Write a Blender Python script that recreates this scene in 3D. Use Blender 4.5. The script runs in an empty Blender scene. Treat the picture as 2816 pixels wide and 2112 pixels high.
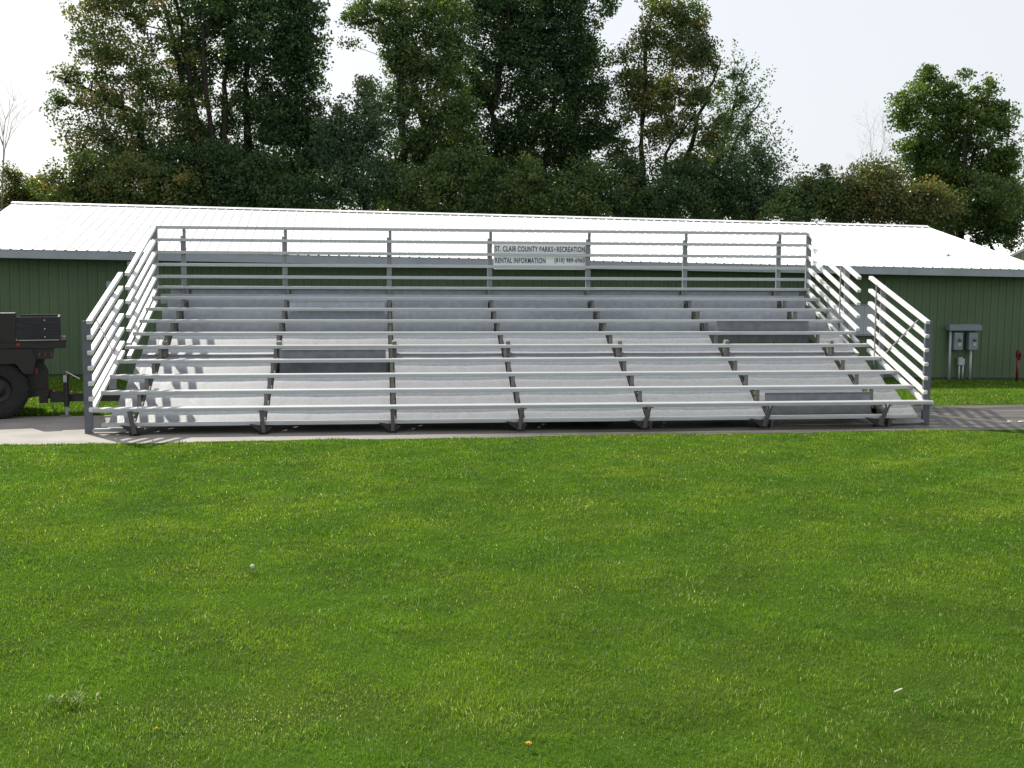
import bpy, math, random
import numpy as np
from mathutils import Matrix, Vector
C = bpy.context.scene.collection
R = math.radians

# ------------------------------------------------------------------ camera
CAM = np.array([-2.5198, -17.7748, 2.2972]); YAW, PITCH, ROLL = 0.1224, -0.0852, 0.0036; FPX = 3026.8
cd = bpy.data.cameras.new('camera'); cam = bpy.data.objects.new('camera', cd); C.objects.link(cam)
fw = np.array([math.sin(YAW)*math.cos(PITCH), math.cos(YAW)*math.cos(PITCH), math.sin(PITCH)])
rt = np.array([math.cos(YAW), -math.sin(YAW), 0.0]); up = np.cross(rt, fw)
r2 = math.cos(ROLL)*rt + math.sin(ROLL)*up; u2 = -math.sin(ROLL)*rt + math.cos(ROLL)*up
m = Matrix(((r2[0], u2[0], -fw[0], CAM[0]), (r2[1], u2[1], -fw[1], CAM[1]), (r2[2], u2[2], -fw[2], CAM[2]), (0, 0, 0, 1)))
cam.matrix_world = m
cd.sensor_width = 36; cd.lens = FPX/2816*36; cd.clip_start = 0.1; cd.clip_end = 3000
bpy.context.scene.camera = cam

def at(px, py, Y):
    """the world point at depth Y seen at a given place (2212 px wide survey of the photograph)"""
    x, y = px*1.27306, py*1.27306
    d = fw + r2*(x-1408)/FPX - u2*(y-1056)/FPX
    t = (Y-CAM[1])/d[1]
    return CAM + t*d

# ------------------------------------------------------------------ world + sun
SUN = Vector((-0.66, 0.96, 1.0)).normalized()
w = bpy.data.worlds.new('World'); bpy.context.scene.world = w; w.use_nodes = True
nt = w.node_tree; nt.nodes.clear()
out = nt.nodes.new('ShaderNodeOutputWorld'); bg = nt.nodes.new('ShaderNodeBackground')
sky = nt.nodes.new('ShaderNodeTexSky'); sky.sky_type = 'NISHITA'; sky.sun_disc = False
sky.sun_elevation = math.asin(SUN.z); sky.sun_rotation = math.atan2(SUN.x, SUN.y)
sky.air_density = 1.0; sky.dust_density = 4.0; sky.ozone_density = 1.0
mix = nt.nodes.new('ShaderNodeMix'); mix.data_type = 'RGBA'; mix.inputs[0].default_value = 0.75
mix.inputs[7].default_value = (8.1, 8.3, 8.6, 1)          # thin bright veil of high cloud
nt.links.new(sky.outputs[0], mix.inputs[6]); nt.links.new(mix.outputs[2], bg.inputs[0])
bg.inputs[1].default_value = 0.086; nt.links.new(bg.outputs[0], out.inputs[0])
sd = bpy.data.lights.new('sun', 'SUN'); sd.energy = 5.0; sd.angle = R(0.5); sd.color = (1, 0.94, 0.85)
so = bpy.data.objects.new('sun', sd); C.objects.link(so); so.rotation_euler = SUN.to_track_quat('Z', 'Y').to_euler()
so.location = (-30, 40, 45)
vs = bpy.context.scene.view_settings; vs.view_transform = 'Standard'; vs.look = 'None'; vs.exposure = 0.54; vs.gamma = 1

# ------------------------------------------------------------------ materials
def mat(name, col, rough=0.6, metal=0.0, var=0.0, scale=5.0, bump=0.0, bscale=60.0, col2=None, stretch=(1, 1, 1), spec=0.5, detail=6):
    M = bpy.data.materials.new(name); M.use_nodes = True
    n = M.node_tree; b = n.nodes['Principled BSDF']
    b.inputs['Base Color'].default_value = (*col, 1); b.inputs['Roughness'].default_value = rough
    b.inputs['Metallic'].default_value = metal; b.inputs['Specular IOR Level'].default_value = spec
    tc = n.nodes.new('ShaderNodeTexCoord'); mp = n.nodes.new('ShaderNodeMapping'); mp.inputs['Scale'].default_value = stretch
    n.links.new(tc.outputs['Object'], mp.inputs[0])
    if var or col2:
        t = n.nodes.new('ShaderNodeTexNoise'); t.inputs['Scale'].default_value = scale; t.inputs['Detail'].default_value = detail
        n.links.new(mp.outputs[0], t.inputs['Vector'])
        r = n.nodes.new('ShaderNodeValToRGB'); r.color_ramp.elements[0].position = 0.36; r.color_ramp.elements[1].position = 0.66
        c2 = col2 or tuple(c*(1-var) for c in col)
        r.color_ramp.elements[0].color = (*c2, 1); r.color_ramp.elements[1].color = (*col, 1)
        n.links.new(t.outputs['Fac'], r.inputs[0]); n.links.new(r.outputs[0], b.inputs['Base Color'])
        mr = n.nodes.new('ShaderNodeMapRange'); mr.inputs[3].default_value = min(1, rough+0.12); mr.inputs[4].default_value = max(0.05, rough-0.08)
        n.links.new(t.outputs['Fac'], mr.inputs[0]); n.links.new(mr.outputs[0], b.inputs['Roughness'])
    if bump:
        t2 = n.nodes.new('ShaderNodeTexNoise'); t2.inputs['Scale'].default_value = bscale; t2.inputs['Detail'].default_value = 4
        n.links.new(mp.outputs[0], t2.inputs['Vector'])
        bm_ = n.nodes.new('ShaderNodeBump'); bm_.inputs['Strength'].default_value = bump; bm_.inputs['Distance'].default_value = 0.01
        n.links.new(t2.outputs['Fac'], bm_.inputs['Height']); n.links.new(bm_.outputs[0], b.inputs['Normal'])
    return M

def blade_mat(name, cols, patch, patch_scale, trans=0.35, rough=0.45, dark=None, spec=0.5):
    """leaf/blade: per-leaf random colour x patch noise, with light coming through"""
    M = bpy.data.materials.new(name); M.use_nodes = True; n = M.node_tree
    b = n.nodes['Principled BSDF']; o = n.nodes['Material Output']
    a = n.nodes.new('ShaderNodeAttribute'); a.attribute_name = 'rnd'
    r = n.nodes.new('ShaderNodeValToRGB')
    while len(r.color_ramp.elements) < len(cols): r.color_ramp.elements.new(0.5)
    for i, (p, c) in enumerate(cols):
        r.color_ramp.elements[i].position = p; r.color_ramp.elements[i].color = (*c, 1)
    n.links.new(a.outputs['Fac'], r.inputs[0])
    tc = n.nodes.new('ShaderNodeTexCoord'); t = n.nodes.new('ShaderNodeTexNoise')
    t.inputs['Scale'].default_value = patch_scale; t.inputs['Detail'].default_value = 5
    n.links.new(tc.outputs['Object'], t.inputs['Vector'])
    rr = n.nodes.new('ShaderNodeValToRGB'); rr.color_ramp.elements[0].position = 0.38; rr.color_ramp.elements[1].position = 0.62
    rr.color_ramp.elements[0].color = (*patch[0], 1); rr.color_ramp.elements[1].color = (*patch[1], 1)
    n.links.new(t.outputs['Fac'], rr.inputs[0])
    mu = n.nodes.new('ShaderNodeMix'); mu.data_type = 'RGBA'; mu.blend_type = 'MULTIPLY'; mu.inputs[0].default_value = 1
    n.links.new(r.outputs[0], mu.inputs[6]); n.links.new(rr.outputs[0], mu.inputs[7])
    n.links.new(mu.outputs[2], b.inputs['Base Color']); b.inputs['Roughness'].default_value = rough
    b.inputs['Specular IOR Level'].default_value = spec
    tr = n.nodes.new('ShaderNodeBsdfTranslucent'); g = n.nodes.new('ShaderNodeMix'); g.data_type = 'RGBA'; g.blend_type = 'MULTIPLY'; g.inputs[0].default_value = 1
    g.inputs[7].default_value = (1.08, 1.25, 0.45, 1)
    n.links.new(mu.outputs[2], g.inputs[6]); n.links.new(g.outputs[2], tr.inputs[0])
    ms = n.nodes.new('ShaderNodeMixShader'); ms.inputs[0].default_value = trans
    n.links.new(b.outputs[0], ms.inputs[1]); n.links.new(tr.outputs[0], ms.inputs[2]); n.links.new(ms.outputs[0], o.inputs[0])
    return M

ALU = mat('brushed_aluminium', (0.49, 0.51, 0.525), 0.42, 0.35, var=0.12, scale=3, stretch=(1, 8, 8), bump=0.05)
ALU_RAIL = mat('anodised_aluminium_rail', (0.76, 0.76, 0.75), 0.45, 0.1, var=0.1, scale=4, bump=0.04)
GALV = mat('galvanised_deck', (0.43, 0.45, 0.47), 0.5, 0.25, var=0.13, scale=14, bump=0.12, bscale=70, detail=14)
GALVD = mat('weathered_galvanised_panel', (0.41, 0.44, 0.48), 0.6, 0.2, var=0.15, scale=9, bump=0.1)
PANELD = mat('dark_grey_panel', (0.20, 0.215, 0.23), 0.6, 0.2, var=0.25, scale=6, bump=0.1)  # darker mottled grey for the upright panels
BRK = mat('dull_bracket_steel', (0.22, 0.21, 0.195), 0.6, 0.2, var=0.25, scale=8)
STRG = mat('dark_grey_stringer', (0.11, 0.105, 0.10), 0.7, 0.1, var=0.3, scale=8)  # stringer's own dark grey, varied by noise
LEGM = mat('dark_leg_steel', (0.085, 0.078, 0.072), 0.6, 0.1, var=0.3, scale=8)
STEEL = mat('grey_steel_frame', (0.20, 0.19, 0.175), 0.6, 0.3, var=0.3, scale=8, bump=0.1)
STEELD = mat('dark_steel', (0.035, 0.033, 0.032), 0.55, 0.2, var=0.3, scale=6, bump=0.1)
POSTM = mat('galvanised_post', (0.27, 0.28, 0.30), 0.5, 0.4, var=0.2, scale=4)
FPOST = mat('dark_grey_post_paint', (0.125, 0.135, 0.165), 0.5, 0.1, var=0.15, scale=5)
SIGNM = mat('sign_white', (0.90, 0.91, 0.89), 0.5, 0, var=0.08, scale=3)
INK = mat('sign_navy_lettering', (0.010, 0.032, 0.13), 0.6)
WALLM = mat('green_ribbed_siding', (0.090, 0.142, 0.070), 0.5, 0, var=0.12, scale=0.7)
ROOFM = mat('white_metal_roofing', (0.80, 0.80, 0.80), 0.35, 0, var=0.04, scale=0.8)
FASC = mat('blue_grey_fascia', (0.36, 0.39, 0.44), 0.5, 0.0, var=0.15, scale=1.5)
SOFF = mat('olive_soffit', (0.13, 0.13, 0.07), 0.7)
WHITEP = mat('white_painted_board', (0.42, 0.44, 0.47), 0.6, 0, var=0.1, scale=3)
METERM = mat('grey_meter_enamel', (0.23, 0.26, 0.30), 0.5, 0.1, var=0.1, scale=6)
PVC = mat('pale_conduit', (0.42, 0.45, 0.44), 0.5)
GLASS = mat('meter_glass', (0.12, 0.11, 0.09), 0.1)
REDP = mat('red_paint', (0.16, 0.012, 0.015), 0.45, var=0.2, scale=9)
REDL = mat('red_lamp_lens', (0.35, 0.01, 0.01), 0.25)
BLACKP = mat('black_truck_paint', (0.011, 0.009, 0.009), 0.45, 0, var=0.3, scale=4)
WOODD = mat('dark_weathered_planks', (0.020, 0.020, 0.024), 0.7, 0, var=0.35, scale=3, stretch=(1, 6, 12), bump=0.2)
RUBBER = mat('black_rubber', (0.012, 0.012, 0.012), 0.75, 0, var=0.3, scale=10)
BARK = mat('grey_brown_bark', (0.042, 0.038, 0.030), 1.0, 0, spec=0.05, var=0.4, scale=6, stretch=(1, 1, .3), bump=0.4, bscale=12)
TWIG = mat('pale_bare_twigs', (0.20, 0.17, 0.15), 0.9)
TANW = mat('beige_siding', (0.36, 0.34, 0.25), 0.6, var=0.1, scale=2)
YEL = mat('yellow_petals', (0.80, 0.50, 0.01), 0.6)
CHROME = mat('worn_bright_steel', (0.5, 0.5, 0.48), 0.35, 0.8)

# ------------------------------------------------------------------ mesh helpers
class MB:
    def __init__(s): s.v = []; s.f = []
    def add(s, vs_, fs): o = len(s.v); s.v += [tuple(map(float, q)) for q in vs_]; s.f += [tuple(i+o for i in g) for g in fs]; return s
    def box(s, x0, x1, y0, y1, z0, z1):
        return s.add([(x0,y0,z0),(x1,y0,z0),(x1,y1,z0),(x0,y1,z0),(x0,y0,z1),(x1,y0,z1),(x1,y1,z1),(x0,y1,z1)],
                     [(0,3,2,1),(4,5,6,7),(0,1,5,4),(1,2,6,5),(2,3,7,6),(3,0,4,7)])
    def bar(s, p, q, wx, h, upv=(0, 0, 1)):
        """box of width wx and height h along p-q"""
        p, q = Vector(p), Vector(q); d = (q-p).normalized(); u = Vector(upv); a = d.cross(u)
        if a.length < 1e-5: a = d.cross(Vector((0, 1, 0)))
        a.normalize(); u = a.cross(d).normalized(); a *= wx/2; u *= h/2
        vs_ = [p-a-u, p+a-u, p+a+u, p-a+u, q-a-u, q+a-u, q+a+u, q-a+u]
        return s.add(vs_, [(3,2,1,0),(4,5,6,7),(0,1,5,4),(1,2,6,5),(2,3,7,6),(3,0,4,7)])
    def prism(s, pts, x0, x1, axis='x'):
        n_ = len(pts)
        f = {'x': lambda p, t: (t, p[0], p[1]), 'y': lambda p, t: (p[0], t, p[1]), 'z': lambda p, t: (p[0], p[1], t)}[axis]
        vs_ = [f(p, x0) for p in pts]+[f(p, x1) for p in pts]
        return s.add(vs_, [tuple(range(n_))[::-1], tuple(range(n_, 2*n_))]+[(i, (i+1) % n_, n_+(i+1) % n_, n_+i) for i in range(n_)])
    def tube(s, pts, rad, seg=8, cap=True):
        pts = [Vector(p) for p in pts]; n_ = len(pts); rs = rad if isinstance(rad, (list, tuple)) else [rad]*n_; o = len(s.v)
        for i, p in enumerate(pts):
            d = (pts[min(i+1, n_-1)]-pts[max(i-1, 0)]).normalized()
            a = d.cross(Vector((0, 0, 1)));  a = a if a.length > 1e-3 else d.cross(Vector((0, 1, 0))); a.normalize(); b = a.cross(d)
            for k in range(seg):
                t = 2*math.pi*k/seg; q = p+(a*math.cos(t)+b*math.sin(t))*rs[i]; s.v.append(tuple(q))
        for i in range(n_-1):
            for k in range(seg):
                k2 = (k+1) % seg; s.f.append((o+i*seg+k, o+i*seg+k2, o+(i+1)*seg+k2, o+(i+1)*seg+k))
        if cap: s.f.append(tuple(o+k for k in range(seg))[::-1]); s.f.append(tuple(o+(n_-1)*seg+k for k in range(seg)))
        return s
    def lathe(s, prof, c, axis='y', seg=32):
        o = len(s.v); n_ = len(prof)
        for k in range(seg):
            t = 2*math.pi*k/seg
            for r_, h in prof:
                if axis == 'y': s.v.append((c[0]+r_*math.cos(t), c[1]+h, c[2]+r_*math.sin(t)))
                else: s.v.append((c[0]+r_*math.cos(t), c[1]+r_*math.sin(t), c[2]+h))
        for k in range(seg):
            for i in range(n_-1):
                a = o+k*n_+i; b = o+((k+1) % seg)*n_+i; s.f.append((a, b, b+1, a+1))
        return s
    def each(s, name, m_, parent=None, bevel=0):
        # one object per connected piece
        n_ = len(s.v); par = list(range(n_))
        def find(a):
            while par[a] != a: par[a] = par[par[a]]; a = par[a]
            return a
        for f in s.f:
            for q in f[1:]: par[find(q)] = find(f[0])
        groups = {}
        for i in range(n_): groups.setdefault(find(i), []).append(i)
        out_ = []
        for ids in groups.values():
            mp_ = {a: i for i, a in enumerate(ids)}; mb = MB(); mb.v = [s.v[a] for a in ids]; mb.f = [tuple(mp_[q] for q in f) for f in s.f if f[0] in mp_]
            out_.append(mb.build(name, m_, parent, bevel))
        return out_
    def build(s, name, m_, parent=None, bevel=0, smooth=False):
        me = bpy.data.meshes.new(name); me.from_pydata(s.v, [], s.f); me.validate(); me.materials.append(m_)
        o = bpy.data.objects.new(name, me); C.objects.link(o)
        import bmesh
        bm = bmesh.new(); bm.from_mesh(me); bmesh.ops.recalc_face_normals(bm, faces=bm.faces)
        bm.to_mesh(me); bm.free()
        if smooth: me.polygons.foreach_set('use_smooth', [True]*len(me.polygons))
        if parent: o.parent = parent; 
        if bevel:
            b = o.modifiers.new('bevel', 'BEVEL'); b.width = bevel; b.segments = 2; b.limit_method = 'ANGLE'
        return o

def tag(o, label=None, cat=None, group=None, kind=None):
    if label: o['label'] = label
    if cat: o['category'] = cat
    if group: o['group'] = group
    if kind: o['kind'] = kind
    return o
def empty(name, label, cat, group=None, loc=(0, 0, 0)):
    o = bpy.data.objects.new(name, None); C.objects.link(o); o.location = loc; o.empty_display_size = 0.3
    return tag(o, label, cat, group)

def cloud_mesh(name, V, F, rnd, m_, parent=None):
    """V (n,3), F list of (faces array kx3 or kx4), rnd per vertex"""
    me = bpy.data.meshes.new(name)
    nl = sum(f.size for f in F); npoly = sum(len(f) for f in F)
    me.vertices.add(len(V)); me.vertices.foreach_set('co', V.astype(np.float32).ravel())
    me.loops.add(nl); me.loops.foreach_set('vertex_index', np.concatenate([f.ravel() for f in F]).astype(np.int32))
    me.polygons.add(npoly)
    tot = np.concatenate([np.full(len(f), f.shape[1]) for f in F]); st = np.concatenate([[0], np.cumsum(tot)[:-1]])
    me.polygons.foreach_set('loop_start', st.astype(np.int32))
    me.update(calc_edges=True)
    at_ = me.attributes.new('rnd', 'FLOAT', 'POINT'); at_.data.foreach_set('value', rnd.astype(np.float32))
    me.materials.append(m_)
    o = bpy.data.objects.new(name, me); C.objects.link(o)
    if parent: o.parent = parent
    return o

# ------------------------------------------------------------------ ground
def smooth(a): a = np.clip(a, 0, 1); return a*a*(3-2*a)
def gz(x, y): return -0.012*np.clip(x, -25, 25)*smooth((np.asarray(y)-4.5)/5.0)
xs = np.concatenate([[-900, -400, -150, -60], np.arange(-30, 30.1, 2.0), [60, 150, 400, 900]])
ys = np.concatenate([[-300, -100, -40], np.arange(-24, 30.1, 1.5), [50, 90, 200, 500, 1500]])
g = MB(); X, Y = np.meshgrid(xs, ys); Zg = gz(X, Y)-0.0
g.v = [tuple(q) for q in np.stack([X, Y, Zg], -1).reshape(-1, 3).tolist()]
nx = len(xs); g.f = [(j*nx+i, j*nx+i+1, (j+1)*nx+i+1, (j+1)*nx+i) for j in range(len(ys)-1) for i in range(nx-1)]
SOIL = mat('turf_under_the_blades', (0.045, 0.090, 0.010), 1.0, 0, col2=(0.036, 0.058, 0.012), scale=1.3, bump=0.6, bscale=25, detail=10, spec=0.0)
tag(g.build('ground', SOIL), kind='structure')

# pavement strip with stained and wet patches; asphalt also darkened for bleacher shade
PAVE = bpy.data.materials.new('worn_pavement'); PAVE.use_nodes = True
n = PAVE.node_tree; b = n.nodes['Principled BSDF']; tc = n.nodes.new('ShaderNodeTexCoord')
def noise(scale, det=6, st=(1, 1, 1)):
    mp = n.nodes.new('ShaderNodeMapping'); mp.inputs['Scale'].default_value = st; n.links.new(tc.outputs['Object'], mp.inputs[0])
    t = n.nodes.new('ShaderNodeTexNoise'); t.inputs['Scale'].default_value = scale; t.inputs['Detail'].default_value = det
    n.links.new(mp.outputs[0], t.inputs['Vector']); return t.outputs['Fac']
def ramp(fac, e):
    r = n.nodes.new('ShaderNodeValToRGB')
    while len(r.color_ramp.elements) < len(e): r.color_ramp.elements.new(0.5)
    for i, (p, c) in enumerate(e): r.color_ramp.elements[i].position = p; r.color_ramp.elements[i].color = (*c, 1)
    n.links.new(fac, r.inputs[0]); return r.outputs[0]
def mixc(f, a, c, bl='MIX'):
    m_ = n.nodes.new('ShaderNodeMix'); m_.data_type = 'RGBA'; m_.blend_type = bl
    if isinstance(f, float): m_.inputs[0].default_value = f
    else: n.links.new(f, m_.inputs[0])
    n.links.new(a, m_.inputs[6]); n.links.new(c, m_.inputs[7]); return m_.outputs[2]
conc = ramp(noise(1.6, 9), [(0.3, (0.235, 0.22, 0.20)), (0.7, (0.32, 0.305, 0.28))])
grit = ramp(noise(160, 2), [(0.35, (0.72, 0.72, 0.72)), (0.65, (1.1, 1.1, 1.1))])
base = mixc(1.0, conc, grit, 'MULTIPLY')
aspt = ramp(noise(1.2, 9, (.35, 2.2, 1)), [(0.42, (0.045, 0.038, 0.032)), (0.62, (0.125, 0.113, 0.102))])
sx = n.nodes.new('ShaderNodeSeparateXYZ'); n.links.new(tc.outputs['Object'], sx.inputs[0])
mr = n.nodes.new('ShaderNodeMapRange'); mr.inputs[1].default_value = -3.5; mr.inputs[2].default_value = 2.5
ad = n.nodes.new('ShaderNodeMath'); ad.operation = 'MULTIPLY_ADD'; ad.inputs[1].default_value = 3.0
n.links.new(noise(0.8, 4), ad.inputs[0]); n.links.new(sx.outputs[0], ad.inputs[2]); n.links.new(ad.outputs[0], mr.inputs[0])
base = mixc(mr.outputs[0], base, mixc(1.0, aspt, grit, 'MULTIPLY'))
n.links.new(base, b.inputs['Base Color'])
rg = n.nodes.new('ShaderNodeMapRange'); rg.inputs[3].default_value = 0.9; rg.inputs[4].default_value = 0.42; n.links.new(mr.outputs[0], rg.inputs[0])
n.links.new(rg.outputs[0], b.inputs['Roughness'])
bp = n.nodes.new('ShaderNodeBump'); bp.inputs['Strength'].default_value = 0.25; bp.inputs['Distance'].default_value = 0.01
n.links.new(noise(120, 3), bp.inputs['Height']); n.links.new(bp.outputs[0], b.inputs['Normal'])
def near_edge(x): return -0.80+0.0215*np.asarray(x)+0.05*np.sin(np.asarray(x)*1.3)+0.03*np.sin(np.asarray(x)*3.7+1)
def far_edge(x): return 2.95+0.018*np.asarray(x)+0.04*np.sin(np.asarray(x)*0.9)
pv = MB(); px_ = np.arange(-45, 45.1, 0.5)
for x in px_: pv.v += [(x, float(near_edge(max(-9, min(9, x)))), 0.005), (x, float(far_edge(max(-12, min(12, x)))), 0.005)]
pv.f = [(2*i, 2*i+2, 2*i+3, 2*i+1) for i in range(len(px_)-1)]
tag(pv.build('pavement', PAVE), kind='structure')

# ------------------------------------------------------------------ grass blades
GRASS = blade_mat('mown_grass_blades', [(0.0, (0.062, 0.128, 0.022)), (0.45, (0.128, 0.232, 0.030)), (0.80, (0.210, 0.310, 0.050)), (0.93, (0.24, 0.32, 0.08)), (1.0, (0.80, 0.78, 0.58))],  # last stop: near-white for dead blades and painted glints
                  ((0.78, 0.88, 0.8), (1.18, 1.05, 0.9)), 0.9, trans=0.45, rough=0.45, spec=0.12)
rng = np.random.default_rng(7)
def vnoise(x, y, s, seed):
    r_ = np.random.default_rng(seed); G = r_.random((64, 64)); u, v_ = x/s+31.3, y/s+17.7
    i, j = np.floor(u).astype(int), np.floor(v_).astype(int); fu, fv = u-i, v_-j; fu = fu*fu*(3-2*fu); fv = fv*fv*(3-2*fv)
    a = G[i % 64, j % 64]; b_ = G[(i+1) % 64, j % 64]; c = G[i % 64, (j+1) % 64]; d = G[(i+1) % 64, (j+1) % 64]
    return (a*(1-fu)+b_*fu)*(1-fv)+(c*(1-fu)+d*fu)*fv
def blades(x, y, z, h, wd, name, label):
    N = len(x); th = rng.random(N)*2*np.pi; lean = 0.1+rng.random(N)*1.15; la = 2*np.pi*(1.6*vnoise(x, y, 0.40, 21)+0.28*rng.normal(0, 1, N))
    dx, dy = np.cos(th)*wd/2, np.sin(th)*wd/2; lx, ly = np.cos(la)*lean*h, np.sin(la)*lean*h
    P = np.stack([x, y, z], -1); W = np.stack([dx, dy, np.zeros(N)], -1); L = np.stack([lx, ly, np.zeros(N)], -1)
    H = np.stack([np.zeros(N), np.zeros(N), h], -1)
    v0 = P-W; v1 = P+W; v2 = P+W*.85+L*.35+H*.55; v3 = P-W*.85+L*.35+H*.55; v4 = P+L+H*(1-0.35*lean)[:, None]
    V = np.stack([v0, v1, v2, v3, v4], 1).reshape(-1, 3); k = np.arange(N)[:, None]*5
    pat = 0.35*vnoise(x, y, 0.9, 3)+0.35*vnoise(x, y, 0.22, 4)+0.3*vnoise(x, y, 0.09, 5)
    trk = sum(np.exp(-((y-(y0_+sl_*(x-5)))/0.16)**2)*np.clip((x-2)/3, 0, 1) for y0_, sl_ in ((-3.6, 0.55), (-5.2, 0.55), (-6.6, 0.5)))
    rr_ = np.clip(rng.random(N)*0.62+0.62*(pat-0.38)+0.30*trk, 0, 0.9); dry = np.exp(-((x+3.2)**2/0.5+(y+11.9)**2/0.12))+0.7*np.exp(-((x+4.3)**2/0.3+(y+11.75)**2/0.08))+0.8*np.exp(-((x+4.6)**2/0.5+(y+13)**2/0.5))+0.3*np.exp(-((x-1.2)**2/0.8+(y+12.2)**2/0.2))
    dead_glint = rng.random(N) < (0.022+0.05*(vnoise(x, y, 0.45, 9) > 0.78)+0.16*dry); rr_[dead_glint] = 0.9+rng.random(dead_glint.sum())*0.1  # pale blades: some dead grass, some glints of light put into colour
    o = cloud_mesh(name, V, [k+np.array([[0, 1, 2, 3]]), k+np.array([[3, 2, 4]])], np.repeat(rr_, 5), GRASS)
    tag(o, label, 'grass', kind='stuff'); return o
# mown lawn in the foreground: density falls with distance from where one stands
N = 1200000
r_ = (3.6**0.8+rng.random(N)*(19.5**0.8-3.6**0.8))**(1/0.8); ang = YAW+(rng.random(N)*2-1)*R(47)
x = CAM[0]+r_*np.sin(ang); y = CAM[1]+r_*np.cos(ang)
keep = y < near_edge(np.clip(x, -9, 9))+rng.random(N)*0.03; x, y, r_ = x[keep], y[keep], r_[keep]
hn = 0.55*vnoise(x, y, 0.30, 1)+0.45*vnoise(x, y, 0.10, 2)
h = (0.012+0.046*hn**1.6)*(0.7+0.6*rng.random(len(x))); wd = 0.0027*(0.7+0.6*rng.random(len(x)))*np.maximum(1, r_/6.0)
blades(x, y, np.zeros(len(x)), h, wd, 'lawn_grass', 'short mown green lawn covering the whole foreground')
# strip between pavement and shed
N = 150000
x = -16+rng.random(N)*36; y = 2.9+rng.random(N)*8.2; keep = (y > far_edge(np.clip(x, -12, 12))-rng.random(N)*0.03) & (y < 10.7+.028*x); x, y = x[keep], y[keep]
blades(x, y, gz(x, y), (0.03+0.035*rng.random(len(x))), 0.012*(0.7+0.6*rng.random(len(x))), 'verge_grass', 'strip of green grass between the pavement and the shed')

# ------------------------------------------------------------------ bleacher
B = empty('trailer_bleacher', 'long ten row aluminium bleacher on trailer, set up on the pavement', 'bleacher')
T, RISE, Z1 = 0.61, 0.2151, 0.397
XL, XR = -6.95, 6.92
FR = [-6.36, -4.34, -2.26, -0.155, 1.97, 4.06, 6.14]
def zs(k): return Z1+RISE*k
def seat_prof(y0, zc, d=0.24, t=0.056):
    return [(y0, zc-t/2), (y0+0.012, zc-t/2-0.006), (y0+0.03, zc-t/2), (y0+d, zc-t/2), (y0+d, zc+t/2-0.004), (y0+d-0.01, zc+t/2), (y0+0.012, zc+t/2), (y0, zc+t/2-0.01)]
for k in range(10):
    e = 0.03 if k == 0 else 0
    o = MB().prism(seat_prof(T*k, zs(k)), XL, XR+e+(-0.02 if k else 0.0)).build('seat_plank', ALU, B)
    cp = MB()
    for xa, xb in ((XL-0.004, XL+0.006), (XR+e-0.026 if k else XR+e-0.006, XR+e-0.016 if k else XR+e+0.004)): cp.box(xa, xb, T*k-0.004, T*k+0.244, zs(k)-0.033, zs(k)+0.031)
    cp.each('end_cap', ALU_RAIL, o)
    jn = MB()
    for xj in (-3.2+0.4*(k % 3), 1.6+0.35*(k % 4)): jn.box(xj-0.15, xj+0.15, T*k-0.003, T*k+0.05, zs(k)-0.031, zs(k)+0.017)
    jn.each('splice_sleeve', ALU, o)
fp = MB().prism(seat_prof(-0.035, 0.168, 0.20, 0.05), -6.80, 6.66).build('foot_plank', ALU, B)
# decking by bay: each bay a folded sheet of treads and sloped risers
EDGE = [-6.72]+FR+[6.72]
def deck_profile(k0, k1):
    P = []
    for k in range(k0, k1+1):       # riser k rises to tread k
        zt = 0.17+RISE*k
        if k <= 6: P += [(0.08+T*(k-1), zt-RISE), (0.44+T*(k-1), zt)]
        else: P += [(0.36+T*(k-1), zt-RISE), (0.40+T*(k-1), zt)]
    k = k1
    P += [(0.08+T*k if k < 7 else 0.14+T*k, 0.17+RISE*k)]
    return P
skip = {2: [(3, 4)], 6: [(1, 1), (5, 5)]}   # bays with upright panels standing in place of some steps
def sheet(name, k0, k1, x0, x1, m_):
    P = deck_profile(k0, k1); mb = MB(); nseg = 14; th = 0.006
    xs_ = np.linspace(x0, x1, nseg+1); o0 = 0
    for i, x_ in enumerate(xs_):
        sag = -0.006*math.sin(math.pi*i/nseg)+random.uniform(-0.0015, 0.0015)
        for (yy, zz) in P: mb.v.append((float(x_), yy, zz+sag))
        for (yy, zz) in P: mb.v.append((float(x_), yy+0.003, zz+sag-th))
    n_ = len(P); m2 = 2*n_
    for i in range(nseg):
        for j in range(n_-1):
            a = i*m2+j; mb.f.append((a, a+m2, a+m2+1, a+1)); a += n_; mb.f.append((a, a+1, a+m2+1, a+m2))
        a = i*m2; mb.f.append((a, a+n_, a+n_+m2, a+m2)); a = i*m2+n_-1; mb.f.append((a, a+m2, a+m2+n_, a+n_))
    for i in (0, nseg):
        for j in range(n_-1): a = i*m2+j; mb.f.append((a, a+1, a+1+n_, a+n_))
    return mb.build(name, m_, B)
random.seed(4)
for bay in range(8):
    x0, x1 = EDGE[bay], EDGE[bay+1]
    x0 += 0.055 if bay > 0 else 0; x1 -= 0.045 if bay < 7 else 0
    runs = [(1, 6)]
    if bay == 2: runs = [(1, 3), (5, 6)]
    if bay == 6: runs = [(2, 5)]
    for a, b_ in runs: sheet('deck_sheet', a, b_, x0, x1, GALV)
    sheet('deck_sheet', 7, 9, x0, x1, GALVD)
    MB().box(x0, x1, 5.62, 5.64, 1.9, 2.28).build('rear_panel', GALVD, B)
    if bay != 2: MB().prism([(2.64, 1.095), (2.625, 1.118), (2.665, 1.132), (2.68, 1.118)], x0+.005, x1-.005).build('deck_lip', GALV, B)
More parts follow.
